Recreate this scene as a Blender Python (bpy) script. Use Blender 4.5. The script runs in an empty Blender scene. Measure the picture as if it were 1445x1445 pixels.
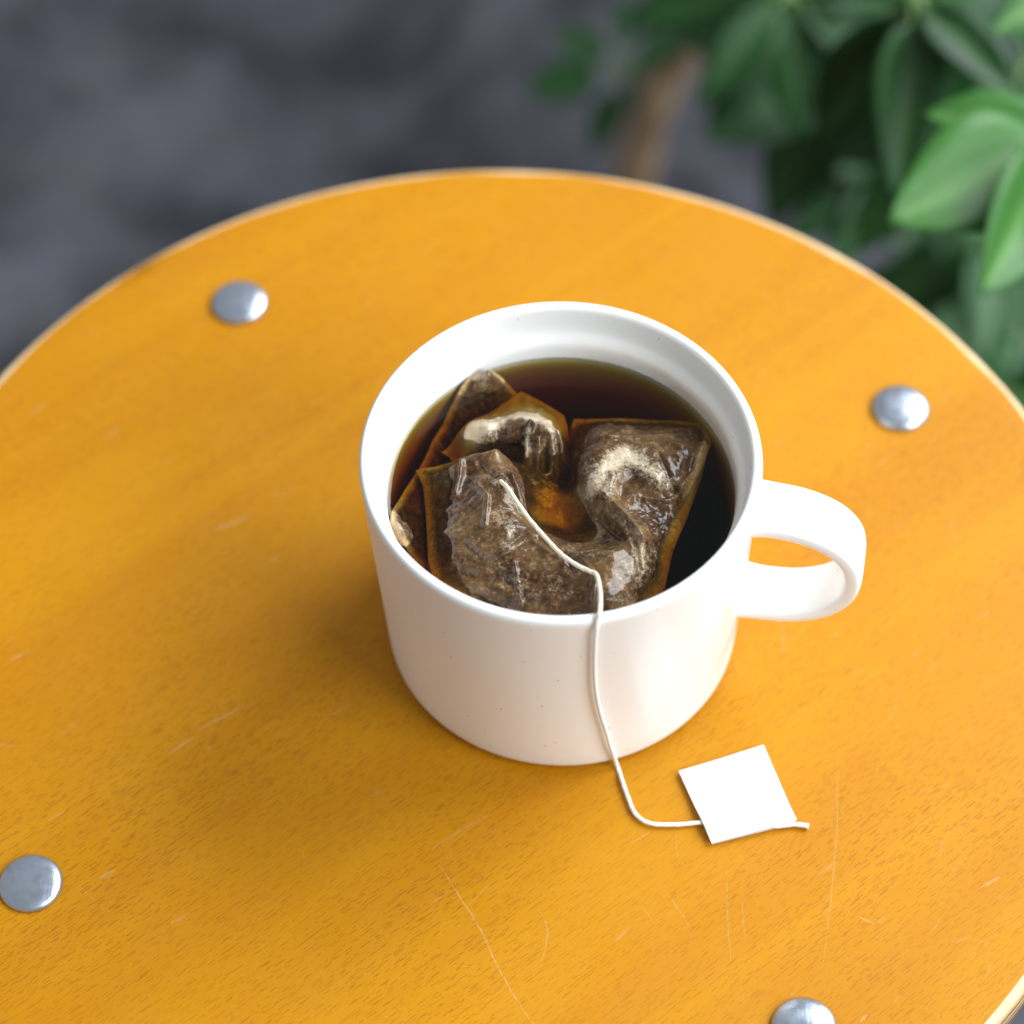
import bpy, bmesh, math, random
import numpy as np
from mathutils import Vector, Matrix, noise, geometry

MM = 0.001
S = bpy.context.scene
COL = S.collection

# ------------------------------------------------------------------ camera
CAM = np.array([-10.485, -343.460, 521.323])          # millimetres, table top is z = 0
FW = np.array([0.0, 0.58383922, -0.8118693])
RT = np.array([0.99991203, -0.01076845, -0.00774391])
UP = np.array([0.01326377, 0.81179788, 0.58378787])
FPX, HALF = 3795.947, 722.5

cam_data = bpy.data.cameras.new('camera')
cam = bpy.data.objects.new('camera', cam_data)
COL.objects.link(cam)
cam.matrix_world = Matrix(((RT[0], UP[0], -FW[0], CAM[0] * MM), (RT[1], UP[1], -FW[1], CAM[1] * MM),
                           (RT[2], UP[2], -FW[2], CAM[2] * MM), (0, 0, 0, 1)))
cam_data.sensor_width = 36
cam_data.lens = FPX / (2 * HALF) * 36
cam_data.clip_start, cam_data.clip_end = 0.05, 50
cam_data.dof.use_dof = True
cam_data.dof.focus_distance = 0.577
cam_data.dof.aperture_fstop = 6.3
cam_data.dof.aperture_blades = 9
S.camera = cam

# ------------------------------------------------------------------ light
world = bpy.data.worlds.new('World'); S.world = world; world.use_nodes = True
bg = world.node_tree.nodes['Background']
bg.inputs[0].default_value = (0.93, 0.97, 1.0, 1); bg.inputs[1].default_value = 0.45

def area_light(name, az, el, dist, sx, sy, power, color):
    d = bpy.data.lights.new(name, 'AREA'); d.shape = 'RECTANGLE'; d.size, d.size_y = sx, sy
    d.energy, d.color = power, color
    o = bpy.data.objects.new(name, d); COL.objects.link(o)
    az, el = math.radians(az), math.radians(el)
    v = Vector((math.cos(az) * math.cos(el), math.sin(az) * math.cos(el), math.sin(el)))
    o.location = v * dist
    o.rotation_euler = v.to_track_quat('Z', 'Y').to_euler()
    return o
area_light('window_daylight', 30, 38, 1.7, 1.25, 1.0, 60, (0.90, 0.96, 1.0))
area_light('side_window_daylight', -32, 36, 1.9, 0.95, 0.95, 34, (0.92, 0.98, 1.0))

S.view_settings.view_transform = 'Standard'; S.view_settings.look = 'None'
S.view_settings.exposure = 0.0; S.view_settings.gamma = 1.0; S.view_settings.use_curve_mapping = False
S.render.engine = 'CYCLES'
S.cycles.use_denoising = True
S.cycles.max_bounces = 10; S.cycles.transparent_max_bounces = 16
S.cycles.caustics_reflective = False; S.cycles.caustics_refractive = False

# ------------------------------------------------------------------ helpers
def ray(px, py):
    return FW + (px - HALF) / FPX * RT - (py - HALF) / FPX * UP
def at(px, py, z=0.0):                    # point of the plane z (mm) seen at that place
    d = ray(px, py); return CAM + d * ((z - CAM[2]) / d[2])
def deep(px, py, depth):                  # point at a distance along the view axis (mm)
    return CAM + ray(px, py) * depth
def on_cyl(px, py, r):                    # front of an upright cylinder round the mug's axis
    d = ray(px, py); a = d[0]**2 + d[1]**2; b = 2 * (CAM[0]*d[0] + CAM[1]*d[1]); c = CAM[0]**2 + CAM[1]**2 - r*r
    t = (-b - math.sqrt(max(b*b - 4*a*c, 0))) / (2*a); return CAM + d * t

def empty(name, loc=(0, 0, 0), label=None, cat=None, group=None):
    o = bpy.data.objects.new(name, None); COL.objects.link(o); o.location = Vector(loc) * MM
    o.empty_display_size = 0.02
    if label: o['label'] = label
    if cat: o['category'] = cat
    if group: o['group'] = group
    return o
def mesh_obj(name, verts, faces, mat, parent=None, smooth=True, scale=MM):
    me = bpy.data.meshes.new(name)
    me.from_pydata([tuple(float(c) * scale for c in v) for v in verts], [], faces)
    me.update()
    bm = bmesh.new(); bm.from_mesh(me); bmesh.ops.recalc_face_normals(bm, faces=bm.faces); bm.to_mesh(me); bm.free()
    if smooth: me.polygons.foreach_set('use_smooth', [True] * len(me.polygons))
    for m in (mat if isinstance(mat, list) else [mat]): me.materials.append(m)
    o = bpy.data.objects.new(name, me); COL.objects.link(o)
    if parent is not None:
        o.parent = parent; o.matrix_parent_inverse = Matrix.Translation(-Vector(parent.location))
    return o
def lathe(prof, n=96, close_top=False, close_bottom=True):
    v, f = [], []
    for r, z in prof:
        for k in range(n):
            a = 2 * math.pi * k / n; v.append((r * math.cos(a), r * math.sin(a), z))
    for i in range(len(prof) - 1):
        for k in range(n):
            k2 = (k + 1) % n; f.append((i*n+k, i*n+k2, (i+1)*n+k2, (i+1)*n+k))
    if close_bottom: f.append(tuple(range(n)))
    if close_top: f.append(tuple((len(prof)-1)*n + k for k in range(n)))
    return v, f
def spline(pts, n):                       # Catmull-Rom through 3-D points, even spacing
    P = np.array(pts, float); P = np.vstack([2*P[0]-P[1], P, 2*P[-1]-P[-2]]); out = []
    for i in range(1, len(P) - 2):
        for t in np.linspace(0, 1, 40, endpoint=False):
            p0, p1, p2, p3 = P[i-1], P[i], P[i+1], P[i+2]
            out.append(0.5*((2*p1)+(-p0+p2)*t+(2*p0-5*p1+4*p2-p3)*t*t+(-p0+3*p1-3*p2+p3)*t**3))
    out.append(P[-2]); out = np.array(out)
    s = np.concatenate([[0], np.cumsum(np.linalg.norm(np.diff(out, axis=0), axis=1))])
    u = np.linspace(0, s[-1], n)
    return np.stack([np.interp(u, s, out[:, k]) for k in range(3)], -1), s[-1]
def tube(path, radius, seg=10, twist=0.0, lobe=0.0):
    path = np.asarray(path); n = len(path); v, f = [], []
    T = np.gradient(path, axis=0); T /= np.linalg.norm(T, axis=1)[:, None]
    nrm = np.cross(T[0], (0.3, 0.2, 1)); nrm /= np.linalg.norm(nrm); s = 0
    for i in range(n):
        if i: s += np.linalg.norm(path[i] - path[i-1])
        nrm = nrm - T[i] * (nrm @ T[i]); nrm /= np.linalg.norm(nrm); b = np.cross(T[i], nrm)
        r = radius[i] if hasattr(radius, '__len__') else radius
        for k in range(seg):
            a = 2*math.pi*k/seg; rr = r * (1 + lobe * abs(math.cos(a - twist*s)) - lobe*0.5)
            v.append(path[i] + rr * (math.cos(a)*nrm + math.sin(a)*b))
    for i in range(n-1):
        for k in range(seg):
            k2 = (k+1) % seg; f.append((i*seg+k, i*seg+k2, (i+1)*seg+k2, (i+1)*seg+k))
    f.append(tuple(range(seg))); f.append(tuple((n-1)*seg+k for k in range(seg)))
    return v, f

class Mat:
    def __init__(s, name, rough=0.5, color=(0.8, 0.8, 0.8), **kw):
        s.m = bpy.data.materials.new(name); s.m.use_nodes = True; s.t = s.m.node_tree
        s.b = s.t.nodes['Principled BSDF']; s.out = s.t.nodes['Material Output']
        s.b.inputs['Roughness'].default_value = rough; s.b.inputs['Base Color'].default_value = (*color, 1)
        for k, v in kw.items(): s.b.inputs[k.replace('_', ' ')].default_value = v
    def n(s, kind, **kw):
        nd = s.t.nodes.new(kind)
        for k, v in kw.items(): setattr(nd, k, v)
        return nd
    def link(s, a, b): s.t.links.new(a, b)
    def set(s, sock, v):
        if hasattr(v, 'node'): s.link(v, sock)
        else: sock.default_value = v
    def coords(s, scale=(1, 1, 1), rot=(0, 0, 0), kind='Object'):
        tc = s.n('ShaderNodeTexCoord'); r = s.n('ShaderNodeMapping'); r.inputs['Rotation'].default_value = rot
        s.link(tc.outputs[kind], r.inputs[0])
        mp = s.n('ShaderNodeMapping'); mp.inputs['Scale'].default_value = scale
        s.link(r.outputs[0], mp.inputs[0]); return mp.outputs[0]
    def noise(s, co, scale=1, detail=3, rough=0.5, dist=0.0):
        x = s.n('ShaderNodeTexNoise'); s.link(co, x.inputs['Vector'])
        x.inputs['Scale'].default_value = scale; x.inputs['Detail'].default_value = detail
        x.inputs['Roughness'].default_value = rough; x.inputs['Distortion'].default_value = dist
        return x.outputs[0]
    def voronoi(s, co, scale=1, dims='3D'):
        x = s.n('ShaderNodeTexVoronoi'); x.voronoi_dimensions = dims; s.link(co, x.inputs['Vector'])
        x.inputs['Scale'].default_value = scale; return x
    def ramp(s, v, a, b, c0=0.0, c1=1.0):
        x = s.n('ShaderNodeMapRange'); x.interpolation_type = 'SMOOTHSTEP'
        s.set(x.inputs[0], v)
        for i, y in enumerate((a, b, c0, c1)): x.inputs[i+1].default_value = y
        return x.outputs[0]
    def math(s, op, a, b=0.0):
        x = s.n('ShaderNodeMath', operation=op); s.set(x.inputs[0], a); s.set(x.inputs[1], b); return x.outputs[0]
    def mix(s, fac, a, b, mode='MIX'):
        x = s.n('ShaderNodeMix', data_type='RGBA', blend_type=mode)
        s.set(x.inputs[0], fac)
        for sock, v in ((x.inputs[6], a), (x.inputs[7], b)):
            if hasattr(v, 'node'): s.link(v, sock)
            else: sock.default_value = (*v, 1)
        return x.outputs[2]
    def color(s, c): s.link(c, s.b.inputs['Base Color'])
    def bump(s, h, strength=0.3, dist=0.001):
        x = s.n('ShaderNodeBump'); s.link(h, x.inputs['Height'])
        x.inputs['Strength'].default_value = strength; x.inputs['Distance'].default_value = dist
        s.link(x.outputs[0], s.b.inputs['Normal']); return x
    def attr(s, name):
        x = s.n('ShaderNodeAttribute'); x.attribute_name = name; return x.outputs['Fac']

# ------------------------------------------------------------------ materials
GR = -math.radians(38.5)
def wood_material():
    m = Mat('yellow_lacquered_wood', 0.42)
    co = m.coords((1, 1, 1), (0, 0, GR))
    def sc(x, y):
        mp = m.n('ShaderNodeMapping'); mp.inputs['Scale'].default_value = (x, y, 1); m.link(co, mp.inputs[0]); return mp.outputs[0]
    bands = m.noise(sc(3.2, 30), 1, 4, 0.55, 0.8)
    base = m.mix(m.ramp(bands, 0.3, 0.72), (0.495, 0.213, 0.0), (0.435, 0.168, 0.0))
    fine = m.noise(sc(90, 2400), 1, 3, 0.6)
    base = m.mix(m.ramp(fine, 0.35, 0.75, 0, 0.22), base, (0.36, 0.115, 0.0))
    dens = m.ramp(m.noise(sc(9, 22), 1, 2), 0.25, 0.7)
    tot = None
    sep = m.n('ShaderNodeSeparateXYZ'); m.link(co, sep.inputs[0])
    wob = m.math('MULTIPLY', m.math('SUBTRACT', m.noise(sc(55, 160), 1, 2), 0.5), 0.0016)
    yy = m.math('ADD', sep.outputs['Y'], wob); xx = sep.outputs['X']
    for (kx, ky, hl, hw, keep, off) in ((190, 640, 0.36, 0.070, 0.75, 0.0), (240, 900, 0.38, 0.095, 0.70, 3.37), (150, 560, 0.34, 0.060, 0.60, 7.71), (310, 1150, 0.40, 0.11, 0.6, 11.3)):
        Y = m.math('ADD', m.math('MULTIPLY', yy, ky), off); row = m.math('FLOOR', Y); fy = m.math('FRACT', Y)
        wn = m.n('ShaderNodeTexWhiteNoise', noise_dimensions='1D'); m.link(m.math('ADD', row, off), wn.inputs['W'])
        X = m.math('ADD', m.math('MULTIPLY', xx, kx), m.math('MULTIPLY', wn.outputs['Value'], 57.0)); cel = m.math('FLOOR', X); fx = m.math('FRACT', X)
        cb = m.n('ShaderNodeCombineXYZ'); m.link(cel, cb.inputs[0]); m.link(row, cb.inputs[1]); cb.inputs[2].default_value = off
        w3 = m.n('ShaderNodeTexWhiteNoise', noise_dimensions='3D'); m.link(cb.outputs[0], w3.inputs['Vector'])
        rc = m.n('ShaderNodeSeparateColor'); m.link(w3.outputs['Color'], rc.inputs[0])
        y0 = m.math('ADD', m.math('MULTIPLY', rc.outputs[0], 0.6), 0.2)
        ly = m.math('ADD', m.math('MULTIPLY', rc.outputs[1], hl*0.75), hl*0.25)
        u = m.math('DIVIDE', m.math('ABSOLUTE', m.math('SUBTRACT', fx, 0.5)), ly)
        taper = m.math('MAXIMUM', m.math('SUBTRACT', 1.0, m.math('MULTIPLY', u, u)), 0.0)
        dy = m.math('DIVIDE', m.math('ABSOLUTE', m.math('SUBTRACT', fy, y0)), hw)
        d = m.math('MULTIPLY', m.ramp(dy, 0.5, 1.15, 1, 0), m.ramp(taper, 0.0, 0.35))
        d = m.math('MULTIPLY', d, m.ramp(rc.outputs[2], 1 - keep, 1 - keep*0.4, 0, 1))
        tot = d if tot is None else m.math('MAXIMUM', tot, d)
    pore = m.math('MULTIPLY', tot, m.math('ADD', m.math('MULTIPLY', dens, 0.42), 0.28))
    base = m.mix(pore, base, (0.24, 0.066, 0.0))
    blot = m.noise(m.coords((16, 16, 16)), 1, 3)
    base = m.mix(m.ramp(blot, 0.45, 0.75, 0, 0.16), base, (0.58, 0.27, 0.004))
    m.color(base)
    rg = m.noise(m.coords((60, 60, 60)), 1, 4)
    m.link(m.ramp(rg, 0.3, 0.7, 0.44, 0.58), m.b.inputs['Roughness'])
    h = m.math('SUBTRACT', m.math('MULTIPLY', fine, 0.25), pore)
    m.bump(h, 0.25, 0.0002)
    m.b.inputs['Specular IOR Level'].default_value = 0.25
    return m.m
def ply_material():
    m = Mat('bare_plywood_edge', 0.6)
    tc = m.n('ShaderNodeTexCoord'); sp = m.n('ShaderNodeSeparateXYZ'); m.link(tc.outputs['Object'], sp.inputs[0])
    nz = m.noise(m.coords((60, 60, 900)), 1, 3)
    lay = m.math('SINE', m.math('MULTIPLY', sp.outputs['Z'], 2*math.pi/0.0032))
    c = m.mix(m.ramp(lay, -0.4, 0.4), (0.30, 0.15, 0.05), (0.62, 0.43, 0.23))
    c = m.mix(m.ramp(sp.outputs['Z'], -0.0032, -0.0024), c, (0.66, 0.48, 0.28))
    worn = m.ramp(m.noise(m.coords((220, 220, 220)), 1, 4), 0.42, 0.62)
    c = m.mix(m.math('MULTIPLY', worn, 0.35), c, (0.60, 0.36, 0.12))
    m.color(c); m.bump(nz, 0.3, 0.0004)
    return m.m
def ceramic_material():
    m = Mat('white_glazed_ceramic', 0.30, (0.83, 0.82, 0.80))
    co = m.coords((1, 1, 1))
    v = m.voronoi(co, 260)
    sep = m.n('ShaderNodeSeparateColor'); m.link(v.outputs['Color'], sep.inputs[0])
    dot = m.ramp(v.outputs['Distance'], 0.045, 0.085, 1, 0)
    dot = m.math('MULTIPLY', dot, m.ramp(sep.outputs[0], 0.35, 0.55))
    v2 = m.voronoi(co, 140)
    s2 = m.n('ShaderNodeSeparateColor'); m.link(v2.outputs['Color'], s2.inputs[0])
    d2 = m.math('MULTIPLY', m.ramp(v2.outputs['Distance'], 0.020, 0.036, 1, 0), m.ramp(s2.outputs[0], 0.25, 0.35))
    c = m.mix(m.math('MULTIPLY', dot, 0.7), (0.885, 0.88, 0.865), (0.40, 0.27, 0.16))
    c = m.mix(m.math('MULTIPLY', d2, 0.75), c, (0.22, 0.14, 0.08))
    # tan tea tide mark left on the inner wall above the liquid
    sp = m.n('ShaderNodeSeparateXYZ'); m.link(co, sp.inputs[0])
    wob = m.math('MULTIPLY', m.math('SUBTRACT', m.noise(m.coords((45, 45, 10)), 1, 3), 0.5), 0.004)
    zz = m.math('ADD', sp.outputs['Z'], wob)
    band = m.math('MULTIPLY', m.ramp(zz, 0.0500, 0.0515), m.ramp(zz, 0.0535, 0.0570, 1, 0))
    rad = m.math('SQRT', m.math('ADD', m.math('POWER', sp.outputs['X'], 2.0), m.math('POWER', sp.outputs['Y'], 2.0)))
    band = m.math('MULTIPLY', band, m.ramp(rad, 0.0400, 0.0408, 1, 0))
    band = m.math('MULTIPLY', band, m.ramp(m.math('ADD', sp.outputs['X'], m.math('MULTIPLY', sp.outputs['Y'], 0.3)), 0.004, 0.03))
    band = m.math('MULTIPLY', band, m.ramp(m.noise(m.coords((60, 60, 200)), 1, 3), 0.3, 0.65, 0.25, 1.0))
    c = m.mix(m.math('MULTIPLY', band, 0.55), c, (0.66, 0.44, 0.22))
    m.color(c)
    m.bump(m.noise(m.coords((250, 250, 250)), 1, 4), 0.06, 0.0004)
    return m.m
def tea_material():
    m = Mat('brewed_tea'); t = m.t; t.nodes.remove(m.b)
    tr = m.n('ShaderNodeBsdfTransparent'); gl = m.n('ShaderNodeBsdfGlossy'); gl.inputs['Roughness'].default_value = 0.0
    fr = m.n('ShaderNodeFresnel'); fr.inputs[0].default_value = 1.34
    mx = m.n('ShaderNodeMixShader'); m.link(fr.outputs[0], mx.inputs[0]); m.link(tr.outputs[0], mx.inputs[1]); m.link(gl.outputs[0], mx.inputs[2])
    m.link(mx.outputs[0], m.out.inputs['Surface'])
    va = m.n('ShaderNodeVolumeAbsorption'); va.inputs['Color'].default_value = (0.905, 0.735, 0.0, 1); va.inputs['Density'].default_value = 540
    m.link(va.outputs[0], m.out.inputs['Volume'])
    return m.m
def bag_material():
    m = Mat('wet_tea_bag_paper', 0.6); m.b.inputs['Specular IOR Level'].default_value = 0.10
    leaf, pale = m.attr('leaf'), m.attr('pale')
    co = m.coords((1, 1, 1))
    n0 = m.noise(co, 110, 3, 0.55, 0.3); n1 = m.noise(co, 320, 4, 0.6, 0.4); n2 = m.noise(co, 900, 4, 0.62, 0.3); n3 = m.noise(co, 2300, 3, 0.65)
    brown = m.mix(m.ramp(n2, 0.36, 0.66), (0.022, 0.0085, 0.0025), (0.088, 0.039, 0.012))
    brown = m.mix(m.ramp(n0, 0.40, 0.66, 0, 0.55), brown, (0.150, 0.080, 0.028))
    cream = m.mix(m.ramp(n0, 0.3, 0.7), (0.56, 0.47, 0.34), (0.44, 0.32, 0.19))
    tot = m.math('ADD', m.math('MULTIPLY', m.math('SUBTRACT', n2, 0.5), 1.1), m.math('MULTIPLY', m.math('SUBTRACT', n3, 0.5), 1.3))
    tot = m.math('ADD', tot, m.math('MULTIPLY', m.math('SUBTRACT', n1, 0.5), 0.9))
    fleck = m.ramp(m.math('ADD', tot, m.math('MULTIPLY', m.math('SUBTRACT', n0, 0.5), 0.9)), 0.05, 0.62)
    c = m.mix(m.math('MULTIPLY', fleck, 0.46), brown, (0.39, 0.285, 0.170))
    mask = m.ramp(m.math('ADD', pale, tot), 0.22, 1.15)
    c = m.mix(m.math('MULTIPLY', mask, 0.9), c, cream)
    thin = m.mix(m.ramp(n2, 0.50, 0.72, 0, 0.55), (0.50, 0.33, 0.14), (0.13, 0.065, 0.024))
    lm = m.ramp(m.math('ADD', leaf, m.math('MULTIPLY', tot, 0.5)), 0.05, 0.75)
    c = m.mix(lm, thin, c)
    pep = m.ramp(n3, 0.60, 0.70)
    c = m.mix(m.math('MULTIPLY', pep, 0.55), c, (0.045, 0.024, 0.012))
    m.color(c)
    h = m.math('ADD', m.math('MULTIPLY', n2, 0.5), m.math('MULTIPLY', n3, 0.25))
    m.bump(h, 0.25, 0.0007)
    m.b.inputs['Coat Weight'].default_value = 0.9; m.b.inputs['Coat Roughness'].default_value = 0.05; m.b.inputs['Coat IOR'].default_value = 1.33
    bc = m.n('ShaderNodeBump'); bc.inputs['Distance'].default_value = 0.0013
    m.link(m.ramp(m.attr('film'), 0, 1, 0.13, 0.03), bc.inputs['Strength'])
    m.link(m.math('ADD', m.math('MULTIPLY', n1, 0.6), m.math('MULTIPLY', n2, 0.35)), bc.inputs['Height']); m.link(bc.outputs[0], m.b.inputs['Coat Normal'])
    return m.m
def simple(name, color, rough, bump=None, var=None, **kw):
    m = Mat(name, rough, color, **kw)
    if var:
        sc, c2 = var
        m.color(m.mix(m.ramp(m.noise(m.coords((sc,)*3), 1, 4), 0.3, 0.7), color, c2))
    if bump: m.bump(m.noise(m.coords((bump[0],)*3), 1, 4), bump[1], bump[2])
    return m.m
def floor_material():
    m = Mat('dark_worn_concrete', 0.8)
    co = m.coords((1, 1, 1))
    n = m.noise(co, 13, 5, 0.65, 0.5); n2 = m.noise(co, 26, 3)
    c = m.mix(m.ramp(n, 0.36, 0.64), (0.010, 0.011, 0.017), (0.070, 0.070, 0.088))
    c = m.mix(m.ramp(n2, 0.45, 0.75, 0, 0.5), c, (0.055, 0.053, 0.056))
    m.color(c); m.bump(n2, 0.4, 0.004); return m.m
def leaf_material(name, ca, cb, cc, crib, ctr):
    m = Mat(name, 0.42); m.b.inputs['Specular IOR Level'].default_value = 0.30
    oi = m.n('ShaderNodeObjectInfo')
    a = m.attr('rib')
    c = m.mix(oi.outputs['Random'], ca, cb)
    c = m.mix(m.ramp(m.noise(m.coords((40, 40, 40)), 1, 3), 0.4, 0.7, 0, 0.4), c, cc)
    c = m.mix(m.math('MULTIPLY', a, 0.7), c, crib); m.color(c)
    m.b.inputs['Transmission Weight'].default_value = 0.0
    m.b.inputs['Subsurface Weight'].default_value = 0.0
    # a living blade lets some light through
    tl = m.n('ShaderNodeBsdfTranslucent'); tl.inputs[0].default_value = (*ctr, 1)
    mx = m.n('ShaderNodeMixShader'); mx.inputs[0].default_value = 0.22
    m.link(m.b.outputs[0], mx.inputs[1]); m.link(tl.outputs[0], mx.inputs[2]); m.link(mx.outputs[0], m.out.inputs['Surface'])
    return m.m
def metal_material():
    m = Mat('brushed_zinc', 0.24, (0.58, 0.65, 0.76), Metallic=1.0)
    n = m.noise(m.coords((420, 420, 420)), 1, 4); n2 = m.noise(m.coords((1500, 160, 300)), 1, 2)
    m.link(m.ramp(n, 0.3, 0.7, 0.26, 0.42), m.b.inputs['Roughness'])
    m.color(m.mix(m.ramp(n, 0.5, 0.8, 0, 0.5), (0.48, 0.54, 0.64), (0.28, 0.31, 0.38)))
    m.bump(n2, 0.10, 0.0003); return m.m
def scratch_material():
    m = Mat('pale_scratch', 0.6, (0.80, 0.58, 0.27)); t = m.t
    tr = m.n('ShaderNodeBsdfTransparent'); mx = m.n('ShaderNodeMixShader')
    a = m.math('MULTIPLY', m.ramp(m.noise(m.coords((700, 700, 1)), 1, 3), 0.22, 0.58), m.math('MULTIPLY', m.attr('fade'), 0.46))
    m.link(a, mx.inputs[0]); m.link(tr.outputs[0], mx.inputs[1]); m.link(m.b.outputs[0], mx.inputs[2])
    m.link(mx.outputs[0], m.out.inputs['Surface']); return m.m

WOOD, PLY, CERAMIC, TEA, BAG = wood_material(), ply_material(), ceramic_material(), tea_material(), bag_material()
LEAF = leaf_material('lit_green_leaf', (0.030, 0.115, 0.020), (0.042, 0.150, 0.026), (0.065, 0.190, 0.030), (0.13, 0.28, 0.08), (0.11, 0.36, 0.025))  # brighter copy of the leaf for the whorls in the light
SHADELEAF = leaf_material('shaded_dark_leaf', (0.009, 0.048, 0.010), (0.014, 0.072, 0.014), (0.022, 0.095, 0.014), (0.05, 0.14, 0.04), (0.03, 0.14, 0.008))  # same leaf with shade painted into its greens, for the deeper whorls
FLOOR, METAL, SCRATCH = floor_material(), metal_material(), scratch_material()
def string_material():
    m = Mat('white_cotton', 0.8)
    n = m.noise(m.coords((2600,)*3), 1, 4)
    m.color(m.mix(m.math('MULTIPLY', m.attr('wet'), m.ramp(n, 0.2, 0.8, 0.5, 0.95)), (0.90, 0.89, 0.87), (0.60, 0.50, 0.31)))
    m.bump(n, 0.4, 0.0003); return m.m
STRING = string_material()
PAPER = simple('white_card', (0.84, 0.84, 0.84), 0.65, (900, 0.08, 0.0003))
BARK = simple('brown_bark', (0.25, 0.165, 0.095), 0.8, (70, 0.5, 0.004), (45, (0.36, 0.26, 0.16)))
STEM = simple('green_stem', (0.10, 0.20, 0.05), 0.5, None, (60, (0.14, 0.26, 0.08)))
LEGWOOD = simple('bent_leg_wood', (0.62, 0.27, 0.02), 0.45, None, (30, (0.5, 0.2, 0.012)))

# ------------------------------------------------------------------ floor
FZ = -450.0
fo = mesh_obj('floor', [(-6000, -5000, FZ), (6000, -5000, FZ), (6000, 7000, FZ), (-6000, 7000, FZ)], [(0, 1, 2, 3)], FLOOR, smooth=False)
fo['kind'] = 'structure'; fo['label'] = 'dark grey mottled concrete floor behind the stool'

# ------------------------------------------------------------------ stool
TC = (-15.08, -2.12); R = 145.0
stool = empty('stool', (TC[0], TC[1], FZ), 'round yellow lacquered wooden stool with metal bolts and pale worn plywood edge', 'stool')
def build_seat():
    n = 160; prof = [(R - 9, -13.0), (R - 1.2, -13.0), (R, -11.8), (R + 0.15, -6), (R, -2.0)]
    for k in range(1, 7):
        a = math.pi/2 * k/6; prof.append((R - 1.8 + 1.8*math.cos(a), -1.8 + 1.8*math.sin(a)))
    ledge = len(prof) - 1
    prof += [(R - 6, 0.0), (R - 30, 0.0)]
    v, f = [], []
    for i, (r, z) in enumerate(prof):
        for k in range(n):
            a = 2*math.pi*k/n
            w = 0.22 * noise.noise(Vector((3*math.cos(a), 3*math.sin(a), 0.0))) if r > R - 3 else 0.0
            if i == ledge: w = 0.9 * noise.noise(Vector((9*math.cos(a), 9*math.sin(a), 4.0)))
            v.append((TC[0] + (r + w)*math.cos(a), TC[1] + (r + w)*math.sin(a), z))
    mats = []
    for i in range(len(prof) - 1):
        for k in range(n):
            k2 = (k+1) % n; f.append((i*n+k, i*n+k2, (i+1)*n+k2, (i+1)*n+k)); mats.append(0 if i >= ledge else 1)
    f.append(tuple(range(n))); mats.append(1)
    f.append(tuple((len(prof)-1)*n + k for k in range(n))); mats.append(0)
    o = mesh_obj('seat', v, f, [WOOD, PLY], stool)
    for p, mi in zip(o.data.polygons, mats): p.material_index = mi
    for p in o.data.polygons:
        if len(p.vertices) > 4: p.use_smooth = False
    return o
seat = build_seat()
BOLT = [(-78.77, 97.52), (84.95, 60.94), (-116.18, -66.51), (49.24, -102.9)]
def bolt_profile(flat):
    p = [(7.0, -0.4), (7.05, 0.15), (6.95, 0.5)]
    for k in range(1, 13):
        a = math.pi/2 * k/12
        p.append((max(6.9*math.cos(a)**(0.85 if not flat else 0.65), 0.02), 0.5 + (2.1 if not flat else 1.5) * math.sin(a)))
    return p
for i, (x, y) in enumerate(BOLT):
    v, f = lathe(bolt_profile(i == 2), 48, close_top=True)
    rnd = random.Random(i); v = [(a + x, b + y, c) for a, b, c in v]
    b = mesh_obj('bolt', v, f, METAL, stool)
    lx, ly = x - TC[0], y - TC[1]; d = math.hypot(lx, ly); ux, uy = lx/d, ly/d; sxv, syv = -uy, ux
    # bent leg: flat strip running under the seat and then down to the floor
    path = []
    for t in np.linspace(0, 1, 7): path.append((30 + t*(d - 18 - 30), -17.6))
    for k in range(1, 9):
        a = math.pi/2 * k/8; path.append((d - 18 + 22*math.sin(a), -17.6 - 22*(1 - math.cos(a))))
    path.append((d + 10, FZ))
    vv, ff = [], []
    for j, (pr, pz) in enumerate(path):
        q0 = path[max(j-1, 0)]; q1 = path[min(j+1, len(path)-1)]; tx, tz = q1[0]-q0[0], q1[1]-q0[1]; L = math.hypot(tx, tz); nx, nz = -tz/L, tx/L
        for s1, s2 in ((-1, -1), (1, -1), (1, 1), (-1, 1)):
            rr, z = pr + nx*4.5*s2, pz + nz*4.5*s2
            if j == len(path)-1: z = FZ
            vv.append((TC[0] + ux*rr + sxv*14*s1, TC[1] + uy*rr + syv*14*s1, z))
    for j in range(len(path)-1):
        for k in range(4): k2 = (k+1) % 4; ff.append((j*4+k, j*4+k2, (j+1)*4+k2, (j+1)*4+k))
    ff.append((0, 1, 2, 3)); e = (len(path)-1)*4; ff.append((e, e+1, e+2, e+3))
    mesh_obj('leg', vv, ff, LEGWOOD, stool, smooth=False)

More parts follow.
